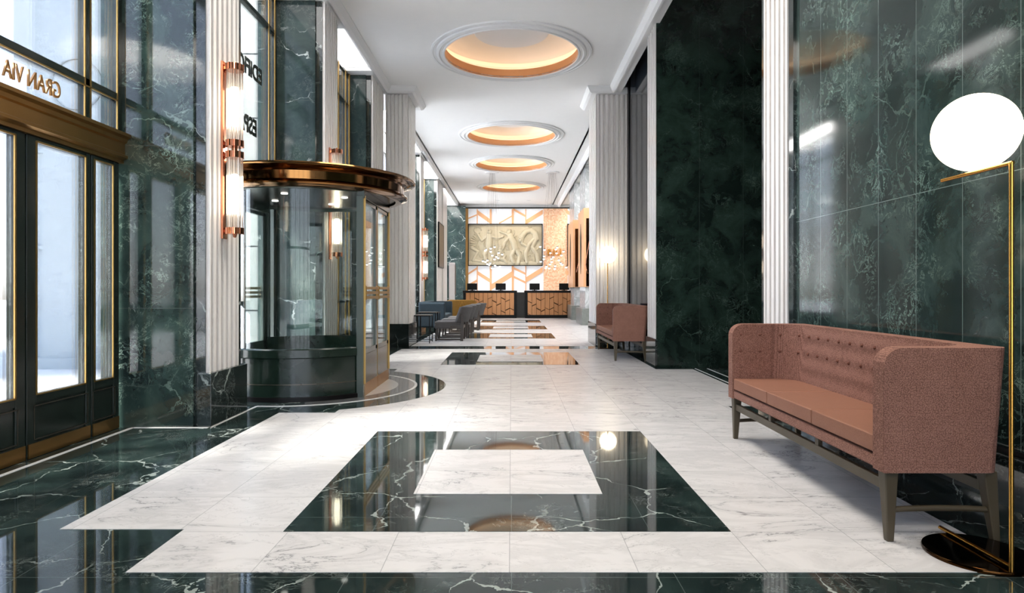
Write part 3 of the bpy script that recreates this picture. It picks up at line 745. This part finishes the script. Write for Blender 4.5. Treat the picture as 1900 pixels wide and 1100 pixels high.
def relief(x0, x1, z0, z1, seed, label):
    cx, cz = (x0+x1)/2, z0
    t = thing('relief_panel', label, 'relief artwork', (cx,YB,z0), 0)
    W, H = x1-x0, z1-z0; NX, NZ = 230, 125
    X, Z = np.meshgrid(np.linspace(0,W,NX), np.linspace(0,H,NZ))
    h = np.zeros_like(X)
    rs = random.Random(seed)
    def stroke(pts, r, amp):
        nonlocal h
        for (ax, az), (bx_, bz) in zip(pts, pts[1:]):
            dx, dz = bx_-ax, bz-az; L = dx*dx+dz*dz+1e-9
            tt = np.clip(((X-ax)*dx+(Z-az)*dz)/L, 0, 1)
            D = np.hypot(X-ax-tt*dx, Z-az-tt*dz)
            h = np.maximum(h, amp*np.sqrt(np.clip(1-(D/r)**2, 0, 1)))
    k = W/3.46
    def st(r, amp, *p): stroke([(a*k, b) for a, b in p], r, amp)
    def head(x, z): st(.10, .11, (x,z),(x+.02,z+.05)); st(.035, .13, (x-.05,z+.09),(x+.07,z+.1))
    head(.98,1.5); st(.15,.10,(.97,1.3),(.95,.85)); st(.06,.075,(.88,1.32),(.62,1.12),(.42,1.42)); st(.055,.075,(1.02,1.32),(1.36,1.22),(1.62,1.30))
    st(.09,.09,(.92,.8),(.74,.48),(.86,.12)); st(.09,.085,(1.0,.8),(1.16,.45),(1.05,.12))
    head(1.9,1.5); st(.13,.11,(1.95,1.34),(2.14,1.02),(2.2,.76)); st(.06,.08,(1.93,1.28),(1.72,1.05),(1.62,.74)); st(.055,.08,(2.0,1.3),(1.76,1.44),(1.5,1.52))
    st(.09,.09,(2.2,.76),(2.03,.42),(2.14,.1)); st(.09,.085,(2.22,.76),(2.42,.42),(2.36,.1))
    head(2.46,1.14); st(.12,.11,(2.52,1.3),(2.7,1.53),(2.95,1.58),(3.14,1.44),(3.2,1.2)); st(.055,.08,(2.6,1.42),(2.52,1.0),(2.76,.84))
    st(.085,.09,(3.2,1.2),(3.0,.82),(3.24,.46),(3.3,.12)); st(.085,.085,(3.12,1.2),(2.86,.95),(2.7,.55),(2.76,.12))
    head(1.5,.78); st(.12,.09,(1.5,.64),(1.42,.32)); st(.06,.07,(1.5,.6),(1.72,.42),(1.6,.2)); st(.075,.08,(1.42,.3),(1.66,.26),(1.8,.1)); st(.07,.07,(.14,.78),(.42,.62),(.2,.22)); st(.06,.06,(.2,.22),(.55,.16))
    for q in range(8):
        a = 2.2+.22*q; st(.024, .05, (.6+.2*math.cos(a),1.0+.2*math.sin(a)),(.6+.52*math.cos(a),1.0+.52*math.sin(a)))
    st(.03,.05,*[(.42+.16*math.cos(q*.4),1.6+.14*math.sin(q*.4)) for q in range(14)])
    for (x, z, dx) in ((.8,.75,-.12),(.95,.75,.0),(1.1,.75,.14),(2.05,.75,-.1),(2.3,.75,.12),(1.35,.5,-.12),(2.9,.8,.1),(3.1,.7,-.06),(1.25,1.1,.1),(1.75,1.25,.06),(2.55,.7,-.05),(.35,.9,.2)):
        for q in range(3): st(.022, .045, (x+q*.05,z),(x+q*.05+dx*.5,z-.3),(x+q*.05+dx,z-.55))
    for q in range(20):
        ax = rs.uniform(.1,3.3); az = rs.uniform(.2,H-.2); a = rs.uniform(0,6.28); r = rs.uniform(.1,.2)
        st(.024, .04, *[(ax+r*math.cos(a+w_*.45), az+r*math.sin(a+w_*.45)) for w_ in range(6)])
    st(.12, .05, (0,.05),(3.46,.05))
    m = MB(); m.grid([[(X[i,j]-W/2, -.04-h[i,j]*.95, Z[i,j]) for j in range(NX)] for i in range(NZ)])
    m.build('carved_face', M['relief'], t, True)
    m = MB(); m.box(-W/2,W/2,-.035,.015,0,H); m.build('backing', M['relief'], t)
    f = MB()
    for b in ((-W/2-.035,-W/2,-.035,H+.035),(W/2,W/2+.035,-.035,H+.035),(-W/2,W/2,-.035,0),(-W/2,W/2,H,H+.035)): f.box(b[0],b[1],-.16,.01,b[2],b[3])
    f.build('frame', M['black'], t)
    return t
relief(-1.94, 1.38, wz(492), wz(417), 3, 'large framed stone relief of figures hanging behind the left reception desk')
relief(2.58, 4.6, wz(492), wz(417), 9, 'framed stone relief partly hidden by the right copper column')
o = text_mesh('hotel_sign', 'RIU', .40, .03, M['sign_gold'], Matrix(((1,0,0,1.62),(0,0,-1,YB-.045),(0,1,0,2.66),(0,0,0,1))), 1.15, .95, .012)
tag(o, 'gold RIU letters on the copper mosaic wall behind the reception', 'sign')

M['gate'] = simple('dark_olive_lacquer', (.022,.018,.012,1), .4)
def desk(x0, x1, label):
    Y = 24.5
    t = thing('reception_desk', label, 'reception desk', ((x0+x1)/2,Y,0), 0, 'reception desks')
    w = (x1-x0)/2
    m = MB(); m.box(-w,w,.05,.8,.1,.98); m.build('body', M['black'], t)
    m = MB(); m.box(-w,w,.0,.78,0,.12); m.build('plinth', M['black'], t)
    m = MB(); m.box(-w-.02,w+.02,-.03,.85,.98,1.06); m.build('countertop', M['black'], t, bevel=.006)
    m = MB(); m.box(-w,-w+.1,.0,.1,.1,.98); m.build('end_frame', M['black'], t)
    m = MB(); m.box(w-.1,w,.0,.1,.1,.98); m.build('end_frame', M['black'], t)
    n = max(5, int(round((2*w-.2)/.165))); s = (2*w-.2)/n
    rnd = random.Random(int(x0*100)+500)
    m = MB(); m.box(-w+.1,w-.1,.012,.06,.12,.97); f = m.build('front_panel', M['copper_wood'], t)
    m = MB()
    for k in range(n+1): m.box(-w+.1+k*s-.006,-w+.1+k*s+.006,.004,.02,.12,.97)
    for k in range(n):
        a = -w+.1+k*s
        for zz in ([.22,.62] if k % 3 == 0 else [.42] if k % 3 == 1 else [.3,.75]):
            z = zz+rnd.uniform(-.06,.06); sg = 1 if (k % 2) else -1; th = rnd.choice((.018,.03,.04))
            m.prism([(a,z),(a+s,z+sg*.08),(a+s,z+sg*.08+th),(a,z+th)], .006, .022, lambda u, v, q: (u, q, v))
    m.build('inlay_lines', M['dark_brass'], f)
desk(-1.86, .20, 'left copper-fronted reception desk with black top')
desk(.52, 2.75, 'right copper-fronted reception desk with black top, beside the copper columns')
m = MB(); m.box(.19,.53,24.9,24.96,0,.99); struct(m.build('gate_trim', M['gate']))
def monitor(px, label):
    x = (px-949)*24.9/1180
    t = thing('monitor', label, 'monitor', (x,24.95,1.06), 0, 'monitors on the reception desks')
    m = MB(); m.box(-.2,.2,-.02,.02,.02,.28); m.build('screen', M['black'], t, bevel=.004)
    m = MB(); m.box(-.03,.03,.0,.05,.0,.1); m.build('stand', M['black'], t)
    m = MB(); m.box(-.1,.1,-.05,.1,0,.012); m.build('foot', M['black'], t)
for px, lb in ((876,'black monitor at the left end of the left reception desk'),(929,'black monitor toward the right end of the left reception desk'),(992,'black monitor on the right reception desk, nearer the gap'),(1047,'black monitor on the right reception desk, beside the copper column')):
    monitor(px, lb)

# pendant clusters
def chandelier(cx, cy, zlo, zhi, w, n, seed, label):
    t = thing('pendant_cluster', label, 'chandelier', (cx,cy,ZC), 0, 'pendant clusters before the reception')
    rnd = random.Random(seed)
    m = MB(); m.lathe([(.001,0),(.22,0),(.22,-.03),(.001,-.03)], n=32); m.build('ceiling_plate', M['plaster'], t)
    for k in range(n):
        a = 2.4*k; r = w*math.sqrt((k+.5)/n)
        x, y = r*math.cos(a), r*.8*math.sin(a); z = zlo+(zhi-zlo)*(((k*7) % n)/n)**1.3
        m = MB(); m.sphere((x,y,z-ZC), .036, 14, 8, .75); b = m.build('bulb', M['bulb_light'], t, True)
        m = MB(); m.lathe([(.001,z-ZC+.022),(.03,z-ZC+.018),(.032,z-ZC+.03),(.012,z-ZC+.045),(.001,z-ZC+.045)], (x,y), 14); m.build('cap', M['black'], b)
        m = MB(); m.tube([(x,y,z-ZC+.03),(x*.3,y*.3,-.03)], .0012, 4); m.build('wire', M['grey_metal'], b)
chandelier(-.64, 21.0, 1.8, 2.55, .34, 22, 5, 'cluster of small glowing pendant bulbs in front of the large relief')
chandelier(1.36, 21.0, 1.78, 2.55, .48, 24, 6, 'cluster of small glowing pendant bulbs in front of the RIU sign')
for x, y in ((.75,27.6),(-.6,27.6)):
    t = thing('downlight', 'small recessed downlight in the ceiling %s the reception desks' % ('above the gap between' if x > 0 else 'above the left of'), 'downlight', (x,y,ZC), 0, 'downlights over the reception')
    m = MB(); m.lathe([(.06,.004),(.09,.004),(.09,-.012),(.06,-.012)], n=24, closed=True); m.build('ring', M['plaster'], t)
    m = MB(); m.disc(.06, .002, n=20); m.build('lamp', M['coffer_lamp'], t)
    L = bpy.data.lights.new('downlight_beam', 'SPOT'); L.energy = 60; L.spot_size = 2.3; L.spot_blend = .8; L.color = (1,.86,.70); L.shadow_soft_size = .05
    lo = bpy.data.objects.new('downlight_beam', L); COL.objects.link(lo); lo.parent = t; lo.location = (0,0,-.06); lo.rotation_euler = (.35,0,0)

# ------------------------------------------------------------------ sofas
def sofa(label):
    t = thing('sofa', label, 'sofa', (0,0,0), 0, 'rose tweed sofas on the right')
    Lh, XF, XB, Z0, Z1 = .985, -.25, .255, .305, .848
    TH = .085; RA = .085
    # plan stations (outer, inner, front-distance)
    st = []
    for k in range(9):   # near arm front, rounded top
        x = RA*(1-math.cos(PI/2*k/8)); st.append(((XF+x,-Lh),(XF+x,-Lh+TH),x))
    ro, ri = .05, .16
    for k in range(1,5): 
        x = XF+RA+(XB-ro-XF-RA)*k/5; xi = XF+RA+(XB-TH-ri-XF-RA)*k/5; st.append(((x,-Lh),(xi,-Lh+TH),9))
    for k in range(9):
        a = -PI/2+PI/2*k/8
        st.append(((XB-ro+ro*math.cos(a),-Lh+ro+ro*math.sin(a)),(XB-TH-ri+ri*math.cos(a),-Lh+TH+ri+ri*math.sin(a)),9))
    half = list(st)
    n = 14
    y0o, y0i = -Lh+ro, -Lh+TH+ri
    for k in range(1,n): st.append(((XB,y0o+(-2*y0o)*k/n),(XB-TH,y0i+(-2*y0i)*k/n),9))
    for o, i, f in reversed(half): st.append(((o[0],-o[1]),(i[0],-i[1]),f))
    m = MB(); cols = []
    NZ = 8
    for (o, i, f) in st:
        zt = Z1 if f > RA else Z1-(RA-math.sqrt(max(0, RA*RA-(RA-f)**2)))
        lean = lambda z, x: .045*((z-Z0)/(Z1-Z0))*max(0, min(1, (x-XF)/(XB-XF)))**1.5
        c = []
        for k in range(NZ+1):
            z = Z0+(zt-Z0)*k/NZ; c.append(m.bm.verts.new((o[0]+lean(z,o[0]),o[1],z)))
        for k in range(NZ,-1,-1):
            z = Z0+(zt-Z0)*k/NZ; c.append(m.bm.verts.new((i[0]+lean(z,i[0]),i[1],z)))
        cols.append(c)
    K = len(cols[0])
    for A, B in zip(cols, cols[1:]):
        for k in range(K):
            m.bm.faces.new((A[k],A[(k+1)%K],B[(k+1)%K],B[k]))
    m.bm.faces.new(cols[0]); m.bm.faces.new(cols[-1][::-1])
    sh = m.build('shell', M['rose'], t, True, bevel=.014, seg=3)
    # buttons on the inner face
    inner = [Vector((i[0],i[1])) for o, i, f in st]
    cum = [0]
    for a, b in zip(inner, inner[1:]): cum.append(cum[-1]+(b-a).length)
    tot = cum[-1]; nb = 19
    for row, zz in enumerate((.772,.652)):
        for q in range(nb):
            s = .06+(tot-.12)*(q+.5*(0 if row == 0 else .0))/(nb-1)
            k = max(i for i in range(len(cum)) if cum[i] <= s); k = min(k, len(cum)-2)
            f = (s-cum[k])/max(1e-6, cum[k+1]-cum[k]); p = inner[k].lerp(inner[k+1], f)
            d = (inner[k+1]-inner[k]).normalized(); nrm = Vector((-d.y,d.x))
            if nrm.dot(Vector((-.05,0))-p) < 0: nrm = -nrm
            ln = .045*((zz-Z0)/(Z1-Z0))*max(0, min(1, (p.x-XF)/(XB-XF)))**1.5
            m = MB(); m.sphere((p.x+ln+nrm.x*.001,p.y+nrm.y*.001,zz), .011, 10, 6); m.build('button', M['rose_dark'], t, True)
    m = MB(); m.box(XF+.012,XB-.05,-Lh+.06,Lh-.06,.305,.362); m.build('seat_base', M['rose'], t, bevel=.01)
    w = (2*Lh-2*TH)/3
    for k in range(3):
        y0 = -Lh+TH+k*w
        m = MB(); m.box(XF+.008,XB-TH+.045,y0+.003,y0+w-.003,.374,.452); m.build('seat_cushion', M['rose_leather'], t, bevel=.007, seg=3)
    for sx in (-1,1):
        for sy in (-1,1):
            x = XF+.045 if sx < 0 else XB-.03; y = sy*(Lh-.045)
            m = MB(); m.taper((x,y,.31), .03, (x-.004 if sx < 0 else x+.03, y+sy*.012, 0), .0155); m.build('leg', M['olive_wood'], t, bevel=.006)
    for x in (XF+.045, XB-.04):
        m = MB(); m.box(x-.014,x+.014,-Lh+.06,Lh-.06,.215,.262); m.build('rail', M['olive_wood'], t, bevel=.004)
        for y in (-.31,.31):
            m = MB(); m.box(x-.012,x+.012,y-.018,y+.018,.262,.306); m.build('spacer', M['olive_wood'], t)
    for sy in (-1,1):
        y = sy*(Lh-.04)
        m = MB(); m.tube([(XF+.045,y,.135),(XF+.15,y,.14),(0,y,.142),(XB-.12,y,.14),(XB-.015,y,.135)], .013, 12); m.build('stretcher', M['olive_wood'], t, True)
    return t
M['rose_dark'] = fabric('rose_button_cloth', srgb(132,88,74), srgb(90,56,46))
sf = sofa('long rose tweed sofa in the right foreground, largest in view')
sf.location = (1.86, 3.735, 0)
dup(sf, (1.81, 10.74, 0), 0, 'far rose tweed sofa in the recess beside the white column')

# ------------------------------------------------------------------ globe floor lamps
def floor_lamp(label, loc, rz):
    t = thing('floor_lamp', label, 'floor lamp', loc, rz, 'brass globe floor lamps')
    m = MB(); m.lathe([(.001,0),(.198,0),(.2,.004),(.2,.014),(.197,.018),(.001,.018)], n=72); m.build('base', M['lamp_base'], t, True)
    m = MB(); m.tube([(0,-.175,.015),(0,-.175,1.592)], .0085, 16); m.build('pole', M['lamp_brass'], t, True)
    m = MB(); m.tube([(0,-.175,.03),(0,.235,.03)], .0085, 12); m.build('base_rod', M['lamp_brass'], t, True)
    m = MB(); m.tube([(0,-.182,1.588),(0,.22,1.588)], .0085, 12); m.build('arm', M['lamp_brass'], t, True)
    m = MB(); m.sphere((0,.015,1.752), .158, 48, 32); m.build('globe', M['lamp_white'], t, True)
    return t
M['lamp_base'] = simple('dark_brass_base', srgb(58,36,16), .08, 1, vary=.1)
fl = floor_lamp('tall brass lamp with opal globe beside the near sofa', (1.93,2.63,0), 0)
dup(fl, (1.81,11.92,0), -.2, 'distant brass lamp with opal globe behind the far sofa')

# ------------------------------------------------------------------ lounge furniture
def lounge_chair(label):
    """faces -x"""
    t = thing('lounge_chair', label, 'armchair', (0,0,0), 0, 'charcoal lounge chairs in a row')
    m = MB(); m.box(-.37,.22,-.29,.29,.26,.42); m.build('seat', M['grey_cloth'], t, bevel=.04, seg=4)
    rows = []
    outer, inner = [], []
    for k in range(13):
        a = -1.25+2.5*k/12
        outer.append((.02+.33*math.cos(a), .34*math.sin(a)/math.sin(1.25)*.95)); inner.append((-.03+.31*math.cos(a), .30*math.sin(a)/math.sin(1.25)*.95))
    m = MB()
    cols = []
    for (ox, oy), (ix, iy) in zip(outer, inner):
        c = []
        for z, s in ((.40,0),(.52,.03),(.64,.07),(.73,.10)): c.append(m.bm.verts.new((ox+s,oy*(1+s*.3),z)))
        for z, s in ((.73,.10),(.64,.07),(.52,.03),(.40,0)): c.append(m.bm.verts.new((ix+s,iy*(1+s*.3),z)))
        cols.append(c)
    for A, B in zip(cols, cols[1:]):
        for k in range(8): m.bm.faces.new((A[k],A[(k+1)%8],B[(k+1)%8],B[k]))
    m.bm.faces.new(cols[0]); m.bm.faces.new(cols[-1][::-1])
    m.build('backrest', M['grey_cloth'], t, True, bevel=.015)
    for s in (-1,1):
        m = MB(); m.taper((-.30,s*.27,.28), .022, (-.33,s*.29,0), .018); m.build('leg', M['walnut'], t)
        m = MB(); m.taper((.24,s*.30,.56), .034, (.22,s*.30,0), .030); m.build('leg', M['walnut'], t)
        m = MB(); m.box(-.32,.21,s*.295-.014,s*.295+.014,.02,.055); m.build('sled_rail', M['walnut'], t)
        m = MB(); m.box(-.02,.22,s*.305-.016,s*.305+.016,.27,.33); m.build('side_rail', M['walnut'], t)
    m = MB(); m.box(.19,.25,-.29,.29,.27,.33); m.build('back_rail', M['walnut'], t)
    return t
lc = lounge_chair('charcoal wood-framed lounge chair nearest the camera in the lounge row')
lc.location = (-1.28,13.85,0)
dup(lc, (-1.26,14.95,0), 0, 'second charcoal lounge chair from the front of the lounge row')
dup(lc, (-1.22,16.1,0), 0, 'third charcoal lounge chair from the front of the lounge row')
dup(lc, (-1.12,17.3,0), 0, 'farthest charcoal lounge chair of the lounge row')

t = thing('sofa', 'slate blue square-armed sofa against the lounge wall', 'sofa', (-2.05,17.4,0), 0)
m = MB(); m.box(-.36,-.16,-.95,.95,.12,.78); m.build('backrest', M['blue_cloth'], t, bevel=.05, seg=4)
for s in (-1,1):
    m = MB(); m.box(-.34,.34,s*.98-.09,s*.98+.09,.12,.765); m.build('armrest', M['blue_cloth'], t, bevel=.05, seg=4)
m = MB(); m.box(-.18,.34,-.89,.89,.14,.44); m.build('seat', M['blue_cloth'], t, bevel=.04, seg=3)
for sx in (-.3,.3):
    for sy in (-.98,.98):
        m = MB(); m.taper((sx,sy,.13), .02, (sx,sy,0), .014); m.build('leg', M['black'], t)
t = thing('armchair', 'mustard tub armchair behind the charcoal lounge chairs', 'armchair', (-1.58,19.6,0), .2)
m = MB(); cols = []
for k in range(25):
    a = -2.3+4.6*k/24-PI/2
    dip = .22*max(0, abs(k-12)/12-.35)
    cols.append([m.bm.verts.new((r*math.cos(a)*1.12,r*math.sin(a),z)) for r, z in ((.43,.12),(.47,.5),(.46,.77-dip),(.42,.79-dip),(.37,.76-dip),(.34,.4),(.34,.12))])
for A, B in zip(cols, cols[1:]):
    for k in range(7): m.bm.faces.new((A[k],A[(k+1)%7],B[(k+1)%7],B[k]))
m.bm.faces.new(cols[0]); m.bm.faces.new(cols[-1][::-1])
m.build('tub_back', M['mustard'], t, True)
m = MB(); m.lathe([(.001,.12),(.34,.12),(.35,.3),(.34,.42),(.3,.45),(.001,.46)], n=40); m.build('seat', M['mustard'], t, True)
for k in range(4):
    a = PI/4+k*PI/2
    m = MB(); m.taper((.28*math.cos(a),.28*math.sin(a),.13), .02, (.31*math.cos(a),.31*math.sin(a),0), .012); m.build('leg', M['black'], t)

def side_table(x, y, w, d, h, label):
    t = thing('side_table', label, 'side table', (x,y,0), 0, 'black wire-leg side tables')
    m = MB(); m.box(-w/2,w/2,-d/2,d/2,h-.022,h); m.build('tabletop', M['black'], t, bevel=.003)
    for sx in (-1,1):
        for sy in (-1,1):
            m = MB(); m.box(sx*(w/2-.012)-.008,sx*(w/2-.012)+.008,sy*(d/2-.012)-.008,sy*(d/2-.012)+.008,0,h-.02); m.build('leg', M['black'], t)
    for sy in (-1,1):
        m = MB(); m.box(-w/2,w/2,sy*(d/2-.012)-.006,sy*(d/2-.012)+.006,.04,.052); m.build('stretcher', M['black'], t)
    for sx in (-1,1):
        m = MB(); m.box(sx*(w/2-.012)-.006,sx*(w/2-.012)+.006,-d/2,d/2,.04,.052); m.build('stretcher', M['black'], t)
side_table(-1.83, 13.2, .34, .5, .575, 'low black wire-leg side table nearest the white column')
side_table(-1.86, 14.15, .42, .5, .60, 'black wire-leg side table between the front table and the blue sofa')
side_table(-1.98, 15.2, .5, .5, .56, 'black wire-leg side table in front of the blue sofa and mustard chair')
t = thing('information_totem', 'white freestanding display totem left of the reception', 'totem', (-2.29,24.6,0), 0)
m = MB(); m.box(-.13,.11,-.04,.04,.03,2.14); m.build('panel', M['plaster'], t, bevel=.03)
m = MB(); m.box(.108,.14,-.035,.05,.9,2.05); m.build('side_cover', M['grey_metal'], t)
m = MB(); m.box(-.16,.16,-.15,.15,0,.03); m.build('foot', M['grey_metal'], t)
M['brown_sheet'] = simple('brown_bronze_sheet', srgb(96,70,52), .35, .6)
t = thing('wall_panel', 'tall brown bronze panel on the far left pilaster', 'wall art', (-2.50,22.6,1.9), 0)
m = MB(); m.box(-.03,.012,-.75,.75,0,1.5); m.build('bronze_sheet', M['brown_sheet'], t)
f = MB()
for b in ((-.77,-.74,-.03,1.53),(.74,.77,-.03,1.53),(-.77,.77,-.03,0),(-.77,.77,1.5,1.53)): f.box(-.03,.02,b[0],b[1],b[2],b[3])
f.build('frame', M['black'], t)

# ------------------------------------------------------------------ outside
m = MB(); m.box(-60, -3.4, -40, 70, -.25, -.06); struct(m.build('exterior_ground', M['pavement']))
m = MB(); m.box(-60, 60, -60, -7.1, -.25, -.06); struct(m.build('exterior_ground', M['pavement']))
m = MB(); m.box(-6.6, -3.35, 12.4, 12.9, -.06, 7.4); o = struct(m.build('exterior_wall_stone', M['facade']))
t = thing('street_building', 'pale building with a broad pier outside, seen through the entrance doors', 'building', (-6.3,9.9,-.06), 0, None)
m = MB(); m.box(-.55,.75,-.6,.6,0,9); m.build('corner_pier', M['render'], t)
m = MB(); m.box(-.98,-.55,-.35,.7,0,4.58); m.build('side_wing', M['render'], t)
m = MB(); m.box(-1.12,-.55,-.42,.7,4.58,9); m.build('upper_wing', M['render'], t)
for z, dx in ((.10,0),(.92,0),(1.76,0),(3.2,0)):
    m = MB(); m.box(-1.02,-.55,-.42,-.34,z,z+.05); m.build('ledge', M['render'], t)
m = MB(); m.box(-.60,.80,-.66,-.6,.0,.16); m.build('base_course', M['render'], t)
m = MB(); m.tube([(-.04+.37*math.cos(a*PI/24),-.615,4.15+.37*math.sin(a*PI/24)) for a in range(49)], .006, 6); m.build('ring_ornament', M['grey_metal'], t)
m = MB(); m.box(-22,-11,5.6,8.4,-.06,14.5); tag(m.build('street_building', M['render'], origin=(-16,7,-.06)), 'unseen block added to shade the pale building outside', 'building')  # out-of-view block added to keep the sun off the pier building
# unseen rear glazing behind the camera, added to let sky light in
t = thing('window_8', 'added unseen glazing behind the camera, letting sky light in', 'window', (0,-6.9,0), 0, None, 'structure')
frame_bars(t, [(x-.04,x+.04,-.04,.04,0,ZC) for x in (-3.2,-1.8,-.6,.6,1.8,2.9)]+[(-3.2,2.9,-.04,.04,z,z+.07) for z in (0,2.3,4.9)], 'door_paint', 'frame')
m = MB(); m.box(-3.2,2.9,-.005,.005,.05,ZC); m.build('pane', M['glass'], t)

# ------------------------------------------------------------------ light
w = bpy.data.worlds.new('sky'); SC.world = w; w.use_nodes = True
nt = w.node_tree; nt.nodes.clear()
out = nt.nodes.new('ShaderNodeOutputWorld'); bg = nt.nodes.new('ShaderNodeBackground')
tc = nt.nodes.new('ShaderNodeTexCoord'); sp = nt.nodes.new('ShaderNodeSeparateXYZ'); cr = nt.nodes.new('ShaderNodeValToRGB')
nt.links.new(tc.outputs['Generated'], sp.inputs[0])
mp = nt.nodes.new('ShaderNodeMapRange'); mp.inputs['From Min'].default_value = -.3; mp.inputs['From Max'].default_value = 1
nt.links.new(sp.outputs['Z'], mp.inputs['Value']); nt.links.new(mp.outputs[0], cr.inputs[0])
e = cr.color_ramp.elements
e[0].position = 0; e[0].color = (.30,.29,.31,1); e[1].position = 1; e[1].color = (.34,.50,.86,1)
for p, c in ((.215,(.36,.32,.30,1)),(.245,(.92,.92,.94,1)),(.31,(.80,.85,.98,1)),(.42,(.62,.73,.98,1)),(.7,(.55,.68,.97,1))):
    k = cr.color_ramp.elements.new(p); k.color = c
nt.links.new(cr.outputs[0], bg.inputs[0]); bg.inputs[1].default_value = 4.5
nt.links.new(bg.outputs[0], out.inputs[0])
sun = bpy.data.lights.new('sun', 'SUN'); sun.energy = 22; sun.angle = math.radians(9); sun.color = (1,.95,.88)
so = bpy.data.objects.new('sun', sun); COL.objects.link(so)
d = Vector((1,.5,-1.7)).normalized()
so.rotation_euler = d.to_track_quat('-Z', 'Y').to_euler(); so.location = (-20,-10,34)

# ------------------------------------------------------------------ camera
cam = bpy.data.cameras.new('camera'); cam.sensor_width = 36; cam.lens = 1180/1900*36
cam.shift_x = 1/1900; cam.shift_y = -13/1900; cam.clip_start = .05
co = bpy.data.objects.new('camera', cam); COL.objects.link(co)
co.location = (0,0,1.1); co.rotation_euler = (PI/2,0,0)
SC.camera = co
SC.view_settings.view_transform = 'Standard'; SC.view_settings.look = 'None'; SC.view_settings.exposure = .55; SC.view_settings.gamma = 1
SC.view_settings.use_curve_mapping = False
try:
    SC.cycles.use_denoising = True; SC.cycles.denoiser = 'OPENIMAGEDENOISE'
    SC.cycles.max_bounces = 10; SC.cycles.transparent_max_bounces = 16; SC.cycles.sample_clamp_indirect = 6
except Exception: pass
